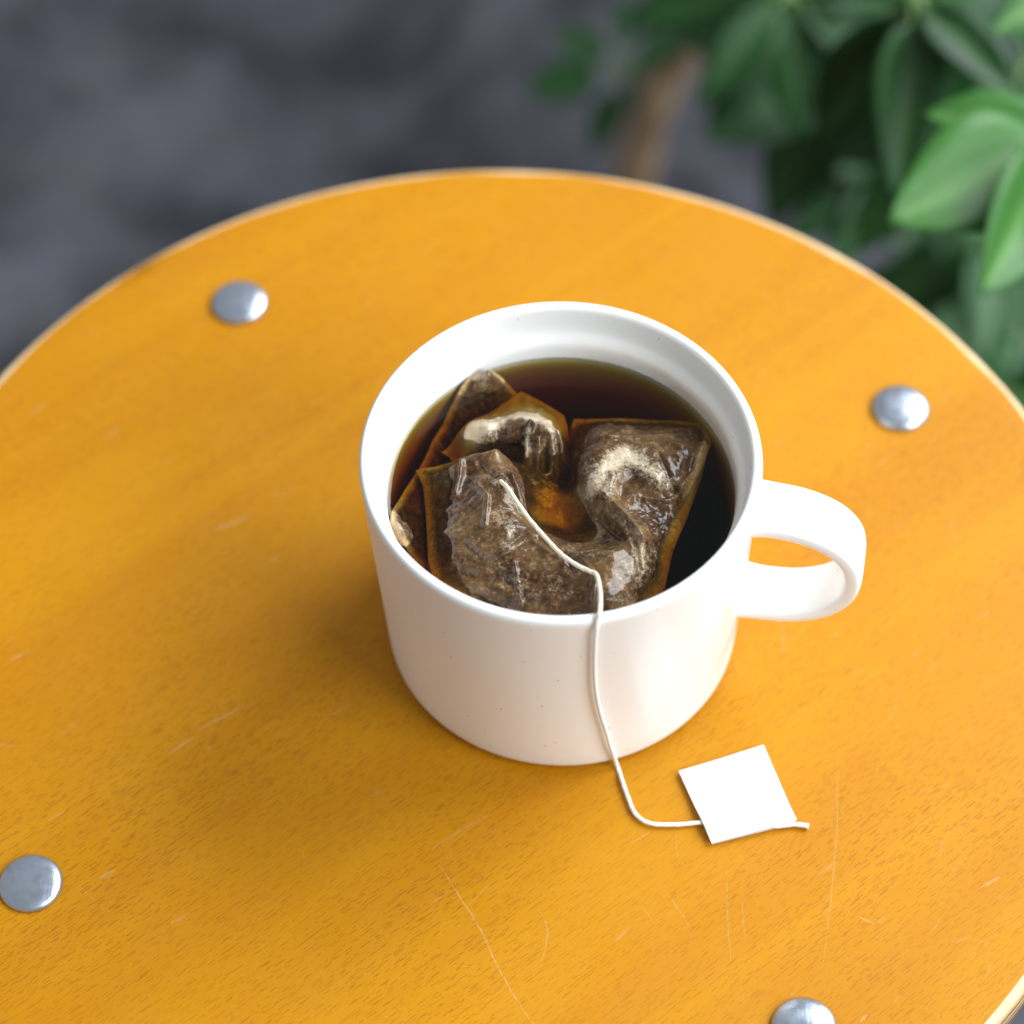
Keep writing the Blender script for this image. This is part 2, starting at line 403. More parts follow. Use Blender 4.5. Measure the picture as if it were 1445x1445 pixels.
# scratches and scuffs worn into the lacquer
def build_scratches():
    rnd = random.Random(5); v, f, fade = [], [], []
    ga = math.radians(38.5)
    def ribbon(pts, w, al, z=0.05):
        P = np.array(pts); n = len(P); T = np.gradient(P, axis=0); T /= np.linalg.norm(T, axis=1)[:, None] + 1e-9
        b = len(v)
        for i in range(n):
            t = i/(n-1); ww = w*0.5*(0.25 + 0.75*math.sin(math.pi*min(max(t, 0.03), 0.97)))*rnd.uniform(0.7, 1.2)
            nx, ny = -T[i, 1], T[i, 0]
            v.append((P[i, 0]+nx*ww, P[i, 1]+ny*ww, z)); v.append((P[i, 0]-nx*ww, P[i, 1]-ny*ww, z))
            fade.extend([al*rnd.uniform(0.6, 1.0)]*2)
        for i in range(n-1): f.append((b+2*i, b+2*i+1, b+2*i+3, b+2*i+2))
    def px(lst, w, al):
        p, L = spline([at(a, b) for a, b in lst], max(8, int(len(lst)*8))); ribbon(p[:, :2] + np.array([[rnd.gauss(0, .06), rnd.gauss(0, .06)] for _ in p]), w, al)
    px([(620, 1220), (650, 1268), (678, 1312), (700, 1360), (725, 1405), (752, 1445)], 0.42, 0.75)
    px([(760, 1282), (772, 1310), (770, 1335), (764, 1357)], 0.4, 0.5)
    px([(1183, 1060), (1180, 1180), (1172, 1270), (1160, 1372)], 0.35, 0.5)
    px([(1025, 1220), (1027, 1300), (1032, 1360)], 0.4, 0.35)
    px([(1046, 1250), (1050, 1310), (1052, 1335)], 0.3, 0.3)
    px([(940, 1260), (962, 1290), (978, 1316)], 0.3, 0.35)
    px([(238, 1062), (262, 1048), (275, 1040)], 0.8, 0.7); px([(280, 1030), (318, 1010), (345, 996)], 0.7, 0.7)
    px([(68, 1158), (90, 1145)], 0.6, 0.6); px([(140, 1240), (162, 1228)], 1.2, 0.5); px([(240, 1303), (268, 1290)], 0.7, 0.5)
    px([(300, 748), (330, 738), (355, 726)], 1.1, 0.55); px([(380, 700), (420, 690)], 0.8, 0.35); px([(610, 1198), (650, 1172), (690, 1150)], 0.5, 0.5)
    px([(1385, 1252), (1410, 1238)], 0.8, 0.6); px([(1350, 1330), (1366, 1322)], 0.7, 0.5); px([(1213, 1295), (1232, 1303)], 0.6, 0.6)
    px([(1350, 1165), (1330, 1190), (1325, 1230)], 0.3, 0.35); px([(1107, 880), (1105, 905), (1104, 930)], 0.5, 0.4)
    px([(1335, 720), (1352, 775)], 0.4, 0.35); px([(1230, 1040), (1262, 1000), (1270, 960)], 0.3, 0.3)
    for _ in range(380):
        a, r = rnd.uniform(0, 2*math.pi), R*0.97*math.sqrt(rnd.random())
        x, y = TC[0] + r*math.cos(a), TC[1] + r*math.sin(a)
        if math.hypot(x, y) < 46: continue
        if rnd.random() > (0.35 + 0.65*(x > 10)): continue
        along = rnd.random() < 0.6
        t = ga + rnd.gauss(0, 0.12) if along else rnd.uniform(0, math.pi)
        L = rnd.uniform(1.0, 6.0) if along else rnd.uniform(1.5, 9); c = rnd.gauss(0, 0.05)
        pts = [(x + L*s*math.cos(t + c*s), y + L*s*math.sin(t + c*s)) for s in np.linspace(-0.5, 0.5, 7)]
        ribbon(pts, rnd.uniform(0.25, 0.9) if along else rnd.uniform(0.12, 0.3), rnd.uniform(0.15, 0.5), 0.05 + 0.02*rnd.random())
    o = mesh_obj('scratches', v, f, SCRATCH, seat, smooth=False); o['kind'] = 'stuff'
    at_ = o.data.attributes.new('fade', 'FLOAT', 'POINT'); at_.data.foreach_set('value', fade)
build_scratches()

# ------------------------------------------------------------------ mug
mug = empty('mug', (0, 0, 0.0), 'white speckled ceramic mug with flat strap handle holding dark tea', 'mug')
RH = 64.5
def build_mug():
    prof = [(33.5, 0.9), (34.5, 0.1), (36.6, 0.1)]
    for k in range(0, 7):
        a = math.pi/2*k/6; prof.append((36.7 + 3.4*math.sin(a), 3.5 - 3.4*math.cos(a)))
    for t in np.linspace(0.08, 0.955, 12): prof.append((40.1 + 2.95*t, 3.5 + (RH - 3.5)*t))
    for k in range(0, 9):
        a = math.pi*k/8; prof.append((41.75 + 1.22*math.cos(a), RH - 1.35 + 1.35*math.sin(a)))
    prof += [(40.4, 61.5), (40.2, 59.5), (40.0, 58.0), (39.7, 56.9), (39.1, 56.0), (38.5, 55.3), (38.1, 54.5), (37.9, 53.4), (37.75, 51.5), (37.5, 46), (37.0, 30), (36.4, 14), (35.2, 8), (32, 5.2), (20, 4.5), (0.5, 4.4)]
    v, f = lathe(prof, 128, close_top=True)
    v = [(x + 0.75*max(0.0, 1 - z/RH), y, z) for x, y, z in v]
    mesh_obj('body', v, f, CERAMIC, mug)
    # strap handle: wide flat band bent to a D
    az = math.radians(-10.5); du = np.array([math.cos(az), math.sin(az), 0]); dv = np.array([-math.sin(az), math.cos(az), 0])
    cl, _ = spline([(40.5, 0, 54.6), (46, 0, 54.9), (53, 0, 53.9), (59.5, 0, 50.7), (63.6, 0, 45.6), (64.9, 0, 39.5), (63.8, 0, 33.2), (60.0, 0, 27.9), (54, 0, 24.5), (47, 0, 23.4), (39.5, 0, 23.6)], 56)
    vv, ff = [], []; n = len(cl); m = 28
    T = np.gradient(cl, axis=0); T /= np.linalg.norm(T, axis=1)[:, None]
    for i in range(n):
        t = i/(n-1); e = max(0, 1 - min(t, 1-t)/0.10); fl = 1 + 0.22*e*e
        hw, ht = 6.7*(1 + 0.10*e*e), 2.15*fl
        nn = np.array([-T[i, 2], 0, T[i, 0]])
        for k in range(m):
            a = 2*math.pi*k/m; ca, sa = math.cos(a), math.sin(a)
            w = math.copysign(abs(ca)**0.42, ca)*hw; h = math.copysign(abs(sa)**0.62, sa)*ht
            q = cl[i] + nn*h; vv.append(du*q[0] + dv*w + np.array([0, 0, q[2]]))
    for i in range(n-1):
        for k in range(m): k2 = (k+1) % m; ff.append((i*m+k, i*m+k2, (i+1)*m+k2, (i+1)*m+k))
    ff.append(tuple(range(m))); ff.append(tuple((n-1)*m+k for k in range(m)))
    mesh_obj('handle', vv, ff, CERAMIC, mug)
build_mug()

# ------------------------------------------------------------------ tea
TZ = 50.0
def build_tea():
    prof = [(0.05, 6.0), (31, 6.2), (35.3, 9.5), (36.7, 15), (37.3, 30), (37.75, 45), (37.9, 50.5)]
    prof += [(37.7, 50.62), (37.2, 50.30), (36.7, 50.12), (36.0, 50.03), (35.0, 50.0), (25, 50.0), (12, 50.0), (0.05, 50.0)]
    v, f = lathe(prof, 128, close_top=True)
    o = mesh_obj('tea', v, f, TEA)
    o['label'] = 'dark brown brewed tea filling the white mug'; o['category'] = 'tea'
build_tea()

# ------------------------------------------------------------------ tea bags
def tps(ctrl):                              # smooth surface through (x, y, h) points
    P = np.array(ctrl, float); n = len(P)
    def U(r2): return 0.5*r2*np.log(r2 + 1e-9)
    D = ((P[:, None, :2] - P[None, :, :2])**2).sum(-1); K = U(D) + np.eye(n)*0.8
    A = np.zeros((n+3, n+3)); A[:n, :n] = K; A[:n, n] = 1; A[:n, n+1:] = P[:, :2]; A[n:, :n] = A[:n, n:].T
    w = np.linalg.solve(A, np.concatenate([P[:, 2], [0, 0, 0]]))
    def g(X):
        D = ((X[:, None, :] - P[None, :, :2])**2).sum(-1)
        return U(D) @ w[:n] + w[n] + X @ w[n+1:]
    return g
def seg_dist(X, poly):
    best = np.full(len(X), 1e9)
    for a, b in zip(poly[:-1], poly[1:]):
        a, b = np.array(a), np.array(b); d = b - a; t = np.clip(((X - a) @ d)/(d @ d + 1e-9), 0, 1)
        best = np.minimum(best, np.linalg.norm(X - (a + t[:, None]*d), axis=1))
    return best
def inside(X, poly):
    c = np.zeros(len(X), bool); P = np.array(poly); Q = np.roll(P, -1, axis=0)
    for (x0, y0), (x1, y1) in zip(P, Q):
        k = (y0 > X[:, 1]) != (y1 > X[:, 1])
        c ^= k & (X[:, 0] < (x1-x0)*(X[:, 1]-y0)/((y1-y0) if y1 != y0 else 1e-9) + x0)
    return c
def pt(px, py, h=0.0): return at(px, py, TZ + h)[:2]
def build_pouch(parent, outline, ctrl, strokes, pales, films, thins, step=0.27, rough=0.15, seed=0.0, leafw=3.2, deepb=7.0, drop=-0.8):
    ol = np.array([pt(*o) for o in outline]); oh = np.array([o[2] for o in outline], float)
    bd, bh = [], []
    for i in range(len(ol)):
        j = (i+1) % len(ol); n = max(2, int(np.linalg.norm(ol[j]-ol[i])/step))
        for k in range(n): bd.append(ol[i] + (ol[j]-ol[i])*k/n); bh.append(oh[i] + (oh[j]-oh[i])*k/n)
    bd = np.array(bd)
    lo, hi = bd.min(0), bd.max(0); xs = np.arange(lo[0], hi[0], step); ys = np.arange(lo[1], hi[1], step*0.9)
    G = np.array([(x + (step/2 if i % 2 else 0), y) for i, y in enumerate(ys) for x in xs])
    G = G[inside(G, bd)]; G = G[seg_dist(G, [tuple(p) for p in ol] + [tuple(ol[0])]) > step*0.6]
    pts = np.vstack([bd, G]); nb = len(bd)
    r = geometry.delaunay_2d_cdt([Vector(p) for p in pts], [(i, (i+1) % nb) for i in range(nb)], [], 1, 1e-6)
    V = np.array([tuple(p) for p in r[0]]); F = [tuple(t) for t in r[2]]
    surf = tps([(*pt(*c), c[2]) for c in ctrl] + [(*ol[i], oh[i]) for i in range(len(ol))])
    h = surf(V)
    d = seg_dist(V, [tuple(p) for p in ol] + [tuple(ol[0])])
    pil = np.clip(d/leafw, 0, 1)
    for poly, amp, w in strokes:
        dd = seg_dist(V, [tuple(pt(*p)) for p in poly]); h += 1.6*amp*np.exp(-(dd/(w*0.85))**2)
    h += drop
    wr = np.array([noise.fractal(Vector((x*0.34 + seed, y*0.34, seed)), 0.9, 2.1, 4) for x, y in V])
    wr2 = np.array([1 - abs(noise.noise(Vector((x*0.22 + 9 + seed, y*0.30, 3.0)))) * 2 for x, y in V])
    smooth = np.ones(len(V))
    for poly, amp, w in films:
        dd = seg_dist(V, [tuple(pt(*p)) for p in poly]); smooth *= 1 - 0.75*np.exp(-(dd/w)**2)
    h += (wr*rough*1.6 + np.maximum(wr2 - 0.55, 0)*rough*1.8)*(0.15 + 0.85*pil)*smooth
    rp = random.Random(int(seed*10) + 3)               # puckers running in from the crimped seam
    for _ in range(70):
        k = rp.randrange(len(bd)); p0 = bd[k]; c = V.mean(0); dr = c - p0; dr = dr/np.linalg.norm(dr)
        a = rp.gauss(0, .5); dr = np.array([dr[0]*math.cos(a) - dr[1]*math.sin(a), dr[0]*math.sin(a) + dr[1]*math.cos(a)])
        l = rp.uniform(2.0, 7.0); q0 = p0 + dr*rp.uniform(.4, 3); bend = rp.uniform(-.8, .8)
        q1 = q0 + dr*l*.5; q2 = q1 + np.array([dr[0]*math.cos(bend) - dr[1]*math.sin(bend), dr[0]*math.sin(bend) + dr[1]*math.cos(bend)])*l*.5
        dd = seg_dist(V, [tuple(q0), tuple(q1), tuple(q2)]); h += rp.choice((-1, 1, 1))*rp.uniform(.10, .34)*np.exp(-(dd/rp.uniform(.4, .9))**2)*np.clip(pil*2, 0, 1)*smooth
    rad = np.hypot(V[:, 0], V[:, 1]); k = np.where(rad > 37.4, 37.4/rad, 1.0); V = V*k[:, None]
    leafm = pil.copy()
    for poly, amp, w in thins:
        dd = seg_dist(V, [tuple(pt(*p)) for p in poly]); leafm *= 1 - amp*np.exp(-(dd/w)**2)
    pale = np.zeros(len(V))
    for poly, amp, w in pales:
        dd = seg_dist(V, [tuple(pt(*p)) for p in poly]); pale += amp*np.exp(-(dd/w)**2)
    film = np.zeros(len(V))
    for poly, amp, w in films:
        dd = seg_dist(V, [tuple(pt(*p)) for p in poly]); film += amp*np.exp(-(dd/w)**2)
    n = len(V)
    hb = h - 0.25 - deepb*pil**1.2*0.8
    verts = [(x, y, TZ + z) for (x, y), z in zip(V, h)] + [(x, y, TZ + z) for (x, y), z in zip(V, hb)]
    faces = list(F) + [tuple(reversed([i+n for i in t])) for t in F]
    cnt = {}
    for t in F:
        for a, b in zip(t, t[1:] + t[:1]): cnt[(a, b)] = cnt.get((a, b), 0) + 1
    for (a, b) in list(cnt):
        if (b, a) not in cnt: faces.append((b, a, a+n, b+n))
    o = mesh_obj('pouch', verts, faces, BAG, parent)
    for nm, val in (('leaf', leafm), ('pale', pale), ('film', film)):
        at_ = o.data.attributes.new(nm, 'FLOAT', 'POINT'); at_.data.foreach_set('value', [float(x) for x in np.concatenate([val, val])])
    return o, surf

bag = empty('tea_bag', (0, -10, TZ), 'crumpled wet tea bag with white string and square paper tag in mug', 'tea bag')
OUT_A = [(622, 634, -2.5), (640, 618, -2.1), (690, 580, -2.3), (735, 549, -2.3), (768, 566, -2.5), (796, 584, -2.7), (803, 606, -3.5), (810, 588, -2.9), (850, 588, -2.1), (935, 590, -1.9), (985, 594, -1.7),
         (1001, 604, -1.3), (1004, 624, -1.5), (990, 676, -2.3), (968, 734, -2.9), (948, 782, -3.3), (938, 830, -3.5), (912, 862, -3.3), (860, 900, -3.1), (780, 912, -3.1), (690, 880, -3.1), (614, 826, -3.1),
         (604, 790, -2.9), (601, 730, -2.7), (597, 684, -2.2), (586, 661, -1.7), (612, 656, -1.3), (640, 648, -1.7), (634, 642, -4.3)]
CT_A = [ # back lobe
    (655, 618, 0.6), (700, 590, 1.4), (735, 580, 1.2), (772, 590, 1.0), (690, 606, 3.0), (725, 602, 3.6), (752, 600, 4.0), (780, 606, 3.2), (665, 634, 2.2), (700, 626, 3.2),
    (668, 645, -2.6), (700, 641, -2.8), (728, 644, -2.0), (650, 643, -3.2), (762, 640, 0.8), (770, 665, -0.6), (745, 668, -0.6), (765, 690, -2.0), (790, 700, -3.0), (785, 722, -3.0), (760, 716, -2.2), (808, 722, -2.8), (799, 660, -3.2), (803, 630, -2.6), (795, 690, -3.2), (786, 640, 0.4), (815, 740, -2.4),
    # right lobe
    (835, 604, 2.2), (880, 606, 2.6), (930, 606, 2.4), (975, 612, 2.0), (824, 640, 3.4), (828, 680, 4.0), (845, 706, 4.4), (865, 650, 4.6), (900, 640, 4.8), (940, 640, 4.4), (978, 640, 3.0), (925, 680, 3.4), (890, 690, 3.2), (960, 680, 2.4), (930, 720, 1.6), (955, 725, 0.2), (900, 725, 3.0), (945, 760, -0.6), (925, 770, 1.6), (930, 800, -0.6), (870, 690, 3.4),
    # S fold and shiny bulge
    (875, 735, 5.4), (898, 752, 6.2), (912, 770, 4.6), (850, 800, 6.4), (866, 775, 6.6), (885, 780, 5.4), (905, 790, 3.6), (880, 810, 4.6), (902, 815, 2.6), (916, 800, 1.8), (866, 830, 4.8), (890, 838, 2.4), (870, 858, 2.6), (848, 750, 1.4), (864, 758, 3.0), (830, 742, -0.9), (836, 768, 2.6),
    # front lobe
    (660, 662, 2.0), (690, 652, 3.4), (712, 662, 3.8), (722, 690, 3.8), (735, 712, 1.8), (640, 700, 1.0), (680, 710, 3.8), (660, 750, 2.5), (710, 740, 4.6), (740, 742, 3.0), (770, 752, 2.0), (800, 766, 2.2), (625, 740, 0.2), (640, 790, 0.8), (690, 790, 3.0), (740, 790, 4.0), (790, 800, 4.2), (700, 830, 2.4), (760, 840, 3.8), (820, 840, 4.2), (850, 870, 2.0), (760, 880, 1.4), (660, 830, 0.6), (620, 680, -0.2), (606, 668, 0.1)]
ST_A = [ # creases (path, height, width)
    ([(668, 676, 3), (688, 700, 4), (684, 738, 4)], 0.5, 0.7), ([(704, 778, 4), (760, 772, 3), (800, 792, 3)], 0.4, 0.7), ([(652, 756, 3), (700, 804, 3), (750, 846, 3)], -0.4, 0.9), ([(818, 788, 4), (840, 820, 4), (836, 862, 3)], 0.45, 0.7),
    ([(840, 622, 3), (900, 616, 3), (962, 632, 3)], 0.4, 0.8), ([(930, 640, 4), (952, 692, 2)], -0.4, 0.7), ([(910, 700, 3), (938, 706, 2), (960, 700, 1)], 0.4, 0.6), ([(726, 790, 4), (735, 850, 3)], 0.35, 0.6), ([(676, 652, 3), (700, 672, 4)], -0.4, 0.6),
    ([(742, 640, 1), (742, 612, 4), (748, 598, 4)], 1.5, 0.9), ([(795, 640, 1), (793, 616, 3), (788, 606, 3)], 1.5, 0.8), ([(768, 655, 0), (770, 616, 3)], -1.3, 1.1),
    ([(652, 622, 2), (690, 612, 3), (728, 612, 3)], 0.8, 1.2), ([(660, 648, -2), (700, 642, -2), (732, 640, -2)], -1.6, 1.6),
    ([(806, 600, -2), (801, 640, -3), (795, 680, -3)], -1.6, 0.9),
    ([(850, 700, 4), (872, 718, 4.5), (893, 742, 5.4), (908, 758, 5.6)], 1.2, 1.1), ([(846, 726, 2), (868, 750, 3), (880, 762, 3.5)], -1.0, 0.9), ([(862, 716, 3), (884, 738, 4), (899, 772, 5), (903, 792, 5)], -0.7, 0.6),
    ([(876, 700, 3), (880, 682, 3), (896, 672, 3)], -0.35, 1.1), ([(862, 690, 4), (866, 664, 5), (892, 654, 5), (925, 664, 5)], 0.45, 1.2),
    ([(995, 622, 2), (984, 660, 2), (962, 690, 2)], 1.4, 1.3), ([(640, 690, 3), (648, 664, 3), (650, 650, 2)], 1.1, 1.2), ([(634, 700, 2), (640, 672, 2)], -0.4, 1.0),
    ([(688, 782, 5), (720, 770, 4), (736, 756, 3.6)], 0.9, 0.8), ([(722, 664, 4), (732, 690, 3), (738, 716, 2)], 0.9, 0.8), ([(660, 800, 4), (720, 812, 4), (780, 824, 4), (830, 822, 5)], -0.5, 1.4),
    ([(760, 760, 2), (800, 790, 3), (812, 812, 4)], -0.5, 0.9)]
PA_A = [([(660, 612, 1), (700, 584, 1), (735, 566, 1), (778, 588, 1)], 0.85, 4.2),  # where the paper has no leaf against it and stays pale
    ([(652, 616, 1), (690, 592, 2), (725, 580, 2), (762, 586, 2)], 1.05, 2.6), ([(742, 640, 1), (744, 606, 4)], 0.6, 1.1), ([(790, 610, 3), (778, 602, 3)], 0.5, 1.3),
    ([(838, 690, 4), (850, 660, 5), (880, 636, 5), (905, 648, 5), (935, 672, 4)], 0.75, 2.8), ([(880, 640, 5), (868, 655, 5)], 0.4, 2.5), ([(822, 612, 3), (824, 650, 4), (834, 684, 4)], 0.35, 1.2), ([(858, 700, 4), (868, 690, 3)], 0.5, 1.6),
    ([(880, 738, 5), (903, 762, 5.5), (908, 790, 5)], 0.5, 1.3), ([(895, 780, 5), (880, 830, 4)], 0.42, 3.8), ([(690, 668, 4), (716, 690, 4)], 0.3, 1.8), ([(742, 566, 1), (786, 592, 2)], 0.5, 2.6), ([(700, 720, 5), (722, 740, 4), (715, 770, 4)], 0.55, 2.2),
    ([(690, 800, 4), (740, 826, 4), (800, 830, 4)], 0.28, 3.0), ([(610, 662, 0.5), (636, 657, 0.5)], 0.2, 1.2), ([(800, 770, 2), (850, 790, 4)], 0.3, 2.0), ([(940, 730, 1), (930, 780, 1)], 0.25, 2.4)]
TH_A = [([(775, 698, -2), (800, 712, -3), (805, 728, -3), (770, 722, -2)], 1.0, 3.6), ([(735, 560, -2), (700, 582, -1)], 0.5, 2.5), ([(628, 636, -2), (645, 630, -1)], 0.8, 2.0), ([(955, 745, -1), (940, 790, -2)], 0.5, 1.5)]
FI_A = [([(884, 770, 5), (880, 800, 5), (872, 840, 3)], 1.0, 5.0), ([(984, 640, 2), (968, 680, 2)], 0.7, 1.6), ([(640, 690, 2), (646, 660, 2)], 0.6, 1.6), ([(742, 640, 1), (744, 606, 4)], 0.8, 1.2), ([(795, 640, 1), (793, 616, 3)], 0.8, 1.2), ([(880, 690, 3), (888, 676, 3)], 0.6, 1.4)]
pouchA, surfA = build_pouch(bag, OUT_A, CT_A, ST_A, PA_A, FI_A, TH_A, seed=0.0)

bag2 = empty('tea_bag', (-20, -5, TZ - 12), 'sunken second tea bag under the crumpled one, corners rising against mug wall', 'tea bag')
OUT_B = [(664, 530, 1.2), (682, 524, 2.0), (706, 531, 1.0), (722, 548, -2.0), (742, 566, -4.5), (748, 640, -8), (740, 720, -9), (690, 800, -9), (630, 812, -7), (584, 792, -4), (560, 768, -0.5), (550, 742, 1.2), (552, 722, 0.2), (572, 690, -2.4), (592, 660, -4.0), (610, 622, -4.0), (636, 574, -1.8)]
CT_B = [(684, 536, 2.6), (696, 542, 2.0), (668, 546, 1.4), (680, 560, -1.4), (650, 584, -2.6), (700, 566, -2.6), (640, 610, -5.4), (620, 650, -7.0), (590, 690, -4.4), (576, 716, -2.6), (566, 744, 2.0), (574, 758, 1.6), (584, 730, -3.0), (596, 770, -4.2), (600, 720, -5.6), (660, 700, -10), (700, 640, -9.5), (640, 760, -9.5)]
ST_B = [([(690, 528, 2), (688, 548, 2)], 0.7, 0.8), ([(560, 740, 2), (572, 768, 1)], 0.7, 0.7)]
PA_B = [([(672, 532, 2), (684, 536, 2)], 0.9, 1.4), ([(556, 736, 2), (564, 750, 2)], 0.9, 1.3), ([(700, 560, -2), (640, 600, -3)], 0.2, 2.0)]
build_pouch(bag2, OUT_B, CT_B, ST_B, PA_B, [], [], step=0.5, seed=5.0, leafw=2.2, deepb=4.0, drop=0.0)

# string: out of the pouch, over the rim, down the wall and across the seat to the tag
def string_path():
    p = [np.append(pt(706, 676, 4.0), TZ + 3.2)]
    for x, y, h in ((716, 688, 5.6), (728, 706, 5.4), (745, 730, 5.2), (768, 757, 5.0), (792, 782, 5.8), (815, 798, 6.2), (832, 806, 6.8), (842, 812, 7.6)): p.append(at(x, y, TZ + h))
    p.append(at(847, 836, TZ + 10.5)); p.append(at(846.5, 862, RH + 0.75)); p.append(at(844, 873, RH + 0.3))
    for x, y, r in ((841, 890, 43.75), (839.5, 915, 43.5), (839, 945, 43.1), (841, 975, 42.8), (847, 1005, 42.4), (855, 1030, 42.1), (862, 1054, 41.8)): p.append(on_cyl(x, y, r))
    for x, y, z in ((871, 1081, 0.9), (878, 1102, 0.8), (886, 1125, 0.8), (897, 1149, 0.8), (918, 1162, 0.8), (955, 1163.5, 0.8), (985, 1161, 0.9), (1010, 1160.5, 0.75), (1060, 1165, 0.6), (1095, 1166, 0.75), (1122, 1163.5, 0.8), (1141, 1166, 0.8)): p.append(at(x, y, z))
    return p
sp_, L = spline(string_path(), 620)
rr = np.full(len(sp_), 0.47); rr[-14:] *= np.linspace(1.0, 1.35, 14)
for i in range(len(sp_)): rr[i] *= 1 + 0.10*noise.noise(Vector((i*0.11, 2.0, 0)))
v, f = tube(sp_, rr, 12, twist=1.3, lobe=0.12)
so = mesh_obj('string', v, f, STRING, bag)
wet = [max(0.0, min(1.0, (215 - i//12)/40)) for i in range(len(v))]
a_ = so.data.attributes.new('wet', 'FLOAT', 'POINT'); a_.data.foreach_set('value', wet)

def build_tag():
    cs = [at(958, 1088, 1.2), at(1077, 1052, 0.9), at(1124, 1159, 1.2), at(1004, 1191, 0.7)]
    def sheet(name, lift, th, inset, parent):
        n = 14; v, f = [], []
        c0 = sum(cs)/4
        q = [c0 + (c - c0)*(1 - inset) for c in cs]
        for lay in (0, 1):
            for i in range(n):
                for j in range(n):
                    u, w = i/(n-1), j/(n-1)
                    P = q[0]*(1-u)*(1-w) + q[1]*u*(1-w) + q[2]*u*w + q[3]*(1-u)*w
                    ds = abs((P[1] - (-54.6)) )          # the string runs beneath, the card bulges over it
                    z = lift + (0.75*math.exp(-(ds/3.2)**2) if lift > 0.5 else 0.0) + 0.9*(u-0.5)**2*(1 if lift > 0.5 else 0)
                    v.append((P[0], P[1], z - lay*th))
        k = n*n
        for i in range(n-1):
            for j in range(n-1):
                a = i*n+j; f.append((a, a+1, a+n+1, a+n)); f.append((k+a, k+a+n, k+a+n+1, k+a+1))
        edge = [(i, 0) for i in range(n)] + [(n-1, j) for j in range(1, n)] + [(i, n-1) for i in range(n-2, -1, -1)] + [(0, j) for j in range(n-2, 0, -1)]
        idx = [i*n+j for i, j in edge]
        for a, b in zip(idx, idx[1:] + idx[:1]): f.append((a, b, b+k, a+k))
        o = mesh_obj(name, v, f, PAPER, parent, smooth=False)
        return o
    t = sheet('paper_tag', 1.0, 0.25, 0.0, bag)
    b = sheet('tag_backing', 0.30, 0.22, 0.02, t)
build_tag()

# ------------------------------------------------------------------ plant
def leaf_mesh(name, wid, droop, fold, seed, mat):
    rnd = random.Random(seed); nu, nv = 13, 7; v, f, rib = [], [], []
    for lay in (0, 1):
        for i in range(nu):
            t = i/(nu-1); w = wid*(math.sin(math.pi*t**0.82)**0.8)*(1 - 0.25*t) + 0.004
            for j in range(nv):
                s = (j/(nv-1) - 0.5)*2
                z = -droop*t*t + fold*abs(s)*w + 0.012*math.sin(9*t + 2*s + seed)*abs(s)
                v.append((s*w*0.5, t, z - lay*0.006)); rib.append(math.exp(-(s/0.10)**2))
    k = nu*nv
    for i in range(nu-1):
        for j in range(nv-1):
            a = i*nv+j; f.append((a, a+1, a+nv+1, a+nv)); f.append((k+a, k+a+nv, k+a+nv+1, k+a+1))
    o = [(i, 0) for i in range(nu)] + [(nu-1, j) for j in range(1, nv)] + [(i, nv-1) for i in range(nu-2, -1, -1)] + [(0, j) for j in range(nv-2, 0, -1)]
    ix = [i*nv+j for i, j in o]
    for a, b in zip(ix, ix[1:] + ix[:1]): f.append((a, b, b+k, a+k))
    me = bpy.data.meshes.new(name); me.from_pydata(v, [], f); me.update()
    bm = bmesh.new(); bm.from_mesh(me); bmesh.ops.recalc_face_normals(bm, faces=bm.faces); bm.to_mesh(me); bm.free()
    me.polygons.foreach_set('use_smooth', [True]*len(me.polygons)); me.materials.append(mat)
    a_ = me.attributes.new('rib', 'FLOAT', 'POINT'); a_.data.foreach_set('value', rib)
    return me
LSH = ((0.42, 0.10, 0.22, 0), (0.36, 0.16, 0.28, 1), (0.48, 0.06, 0.16, 2), (0.56, 0.08, 0.14, 3))
LM = {m: [leaf_mesh('leaf', *a, m) for a in LSH] for m in (LEAF, SHADELEAF)}
PB = at(905, 262, FZ)
TRUNK_D = 1120
plant = empty('leafy_plant', (40, 480, FZ), 'leafy green umbrella plant with brown trunk behind the yellow stool', 'plant')
def leaf(base, tip, normal, kind=0, wscale=1.0, mat=None):
    base, tip = Vector(base), Vector(tip); y = tip - base; L = y.length; y.normalize()
    n = Vector(normal); x = y.cross(n).normalized(); z = x.cross(y)
    o = bpy.data.objects.new('leaf', LM[mat or SHADELEAF][kind]); COL.objects.link(o)
    M = Matrix(((x.x*wscale, y.x, z.x, 0), (x.y*wscale, y.y, z.y, 0), (x.z*wscale, y.z, z.z, 0), (0, 0, 0, 1)))
    o.parent = plant
    o.matrix_basis = Matrix.Translation((base - Vector(plant.location)/MM)*MM) @ M @ Matrix.Scale(L*MM, 4)
    return o
def stem(pts, r0, r1, mat=STEM, name='stem'):
    p, L = spline(pts, 24); v, f = tube(p, list(np.linspace(r0, r1, 24)), 10); return mesh_obj(name, v, f, mat, plant)
CV = -FW                                           # towards the camera
def whorl(cx, cy, d, leaves, st=None, mat=None, gap=0.10):
    c = deep(cx, cy, d)
    for (tx, ty, td, kind, ws, *nn) in leaves:
        t = deep(tx, ty, td); b = c + (t - c)*gap
        leaf(b, t, nn[0] if nn else CV + np.array([0.3, 0, 0.5]), kind, ws, mat)
        stem([c, (c + b)/2 + np.array([0, 0, .4]), b + (t - b)*0.05], 0.9, 0.7)
    if st is not None: stem([c] + [deep(*s) for s in st], 1.5, 2.2)
    return c
hub = (1010, -60, 1060)
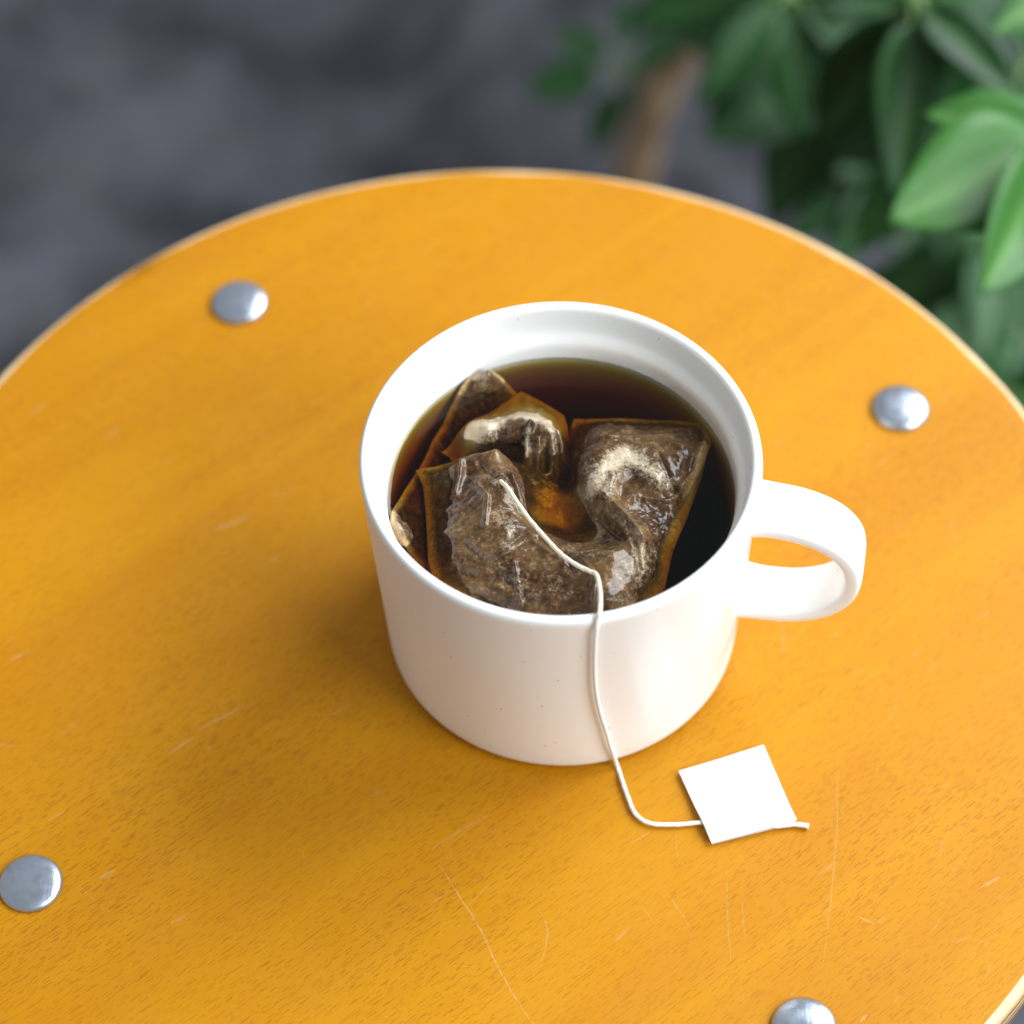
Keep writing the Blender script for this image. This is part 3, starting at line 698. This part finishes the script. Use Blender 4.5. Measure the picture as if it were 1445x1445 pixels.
# brightly lit whorl at the right
whorl(1500, 195, 735, [(1262, 306, 712, 3, 1.25, (0.25, -0.35, 0.9)), (1306, 150, 735, 0, 1.45, (0.3, -0.2, 0.9)), (1400, 408, 700, 3, 1.0, (0.5, -0.4, 0.75)), (1560, 390, 700, 1, 1.0), (1640, 200, 730, 0, 1.0), (1560, 20, 770, 2, 1.0)], [(1500, 120, 800), (1420, -60, 900), hub], LEAF)
whorl(1500, -20, 760, [(1405, 45, 750, 3, 1.0), (1480, 130, 750, 2, 1.1), (1400, -80, 780, 0, 1.0)], [(1400, -120, 900), hub], LEAF)
# bluish hanging leaflets
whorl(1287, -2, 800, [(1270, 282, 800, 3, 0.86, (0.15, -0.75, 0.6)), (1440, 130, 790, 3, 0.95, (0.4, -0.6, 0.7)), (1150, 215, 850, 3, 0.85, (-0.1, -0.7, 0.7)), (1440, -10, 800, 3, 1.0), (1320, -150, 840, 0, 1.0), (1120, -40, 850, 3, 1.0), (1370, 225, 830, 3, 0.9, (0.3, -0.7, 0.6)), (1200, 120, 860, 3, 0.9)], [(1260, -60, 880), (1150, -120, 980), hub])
# blurred mid whorls: (centre, depth, mean leaf length in the picture, first angle, count)
rw = random.Random(11)
def random_whorl(cx, cy, d, L, n, a0, st):
    lv = []
    for k in range(n):
        a = a0 + 2*math.pi*k/n + rw.uniform(-.25, .25); l = L*rw.uniform(.8, 1.15)
        lv.append((cx + l*math.cos(a), cy + l*math.sin(a)*0.85 + l*0.25, d + rw.uniform(-30, 30), rw.choice((0, 2, 3)), rw.uniform(.95, 1.2)))
    whorl(cx, cy, d, lv, st)
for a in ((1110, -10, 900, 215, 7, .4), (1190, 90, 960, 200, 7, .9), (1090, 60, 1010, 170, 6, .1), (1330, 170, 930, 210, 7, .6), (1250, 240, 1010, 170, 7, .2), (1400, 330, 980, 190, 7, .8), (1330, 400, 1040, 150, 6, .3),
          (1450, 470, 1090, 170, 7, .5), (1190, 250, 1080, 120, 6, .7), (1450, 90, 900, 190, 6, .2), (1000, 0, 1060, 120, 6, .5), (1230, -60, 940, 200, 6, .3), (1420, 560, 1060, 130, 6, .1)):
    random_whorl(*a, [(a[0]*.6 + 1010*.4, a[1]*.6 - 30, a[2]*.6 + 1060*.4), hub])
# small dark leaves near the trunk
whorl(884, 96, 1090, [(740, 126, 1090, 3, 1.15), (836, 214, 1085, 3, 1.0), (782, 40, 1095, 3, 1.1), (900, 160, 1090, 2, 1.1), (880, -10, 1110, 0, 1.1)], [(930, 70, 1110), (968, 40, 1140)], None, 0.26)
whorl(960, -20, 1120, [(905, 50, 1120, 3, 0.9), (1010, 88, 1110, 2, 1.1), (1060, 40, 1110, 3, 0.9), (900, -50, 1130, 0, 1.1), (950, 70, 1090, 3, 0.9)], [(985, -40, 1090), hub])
# unseen leaf whorls added above the frame to shade the sprig by the trunk
def shade_whorl(c, L, n, rnd):
    c = np.array(c)
    for k in range(n):
        a = 2*math.pi*k/n + rnd.uniform(-.3, .3); l = L*rnd.uniform(.8, 1.1)
        t = c + np.array([math.cos(a)*l, math.sin(a)*l, -l*rnd.uniform(.1, .5)])
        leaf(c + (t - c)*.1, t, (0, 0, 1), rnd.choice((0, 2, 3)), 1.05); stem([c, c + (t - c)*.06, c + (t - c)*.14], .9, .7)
    stem([c, (c + deep(*hub))/2 + np.array([0, 0, 12]), deep(*hub)], 1.5, 2.4)
sprig = deep(850, 100, 1180); sunw = np.array([0.68, 0.39, 0.62])
for k, (dx, dy, dz, q) in enumerate(((0, 0, 0, 150), (35, -50, 10, 190), (-20, 45, 25, 190), (60, 40, 0, 230))):
    shade_whorl(sprig + sunw*q + np.array([dx, dy, dz]), 85, 8, random.Random(40 + k))
# trunk
tp = [np.array([*PB[:2]*0.90, FZ + 2]), deep(888, 300, 1200), deep(903, 215, 1180), deep(925, 140, 1160), deep(965, 65, 1140), deep(985, -20, 1110), deep(*hub)]
tp[0] = np.array([tp[1][0] - 6, tp[1][1] - 4, FZ + 2])
p, L = spline(tp, 40); v, f = tube(p, list(np.linspace(10.0, 8.5, 40)*np.array([1 + 0.06*math.sin(i*1.3) for i in range(40)])), 14)
mesh_obj('trunk', v, f, BARK, plant)
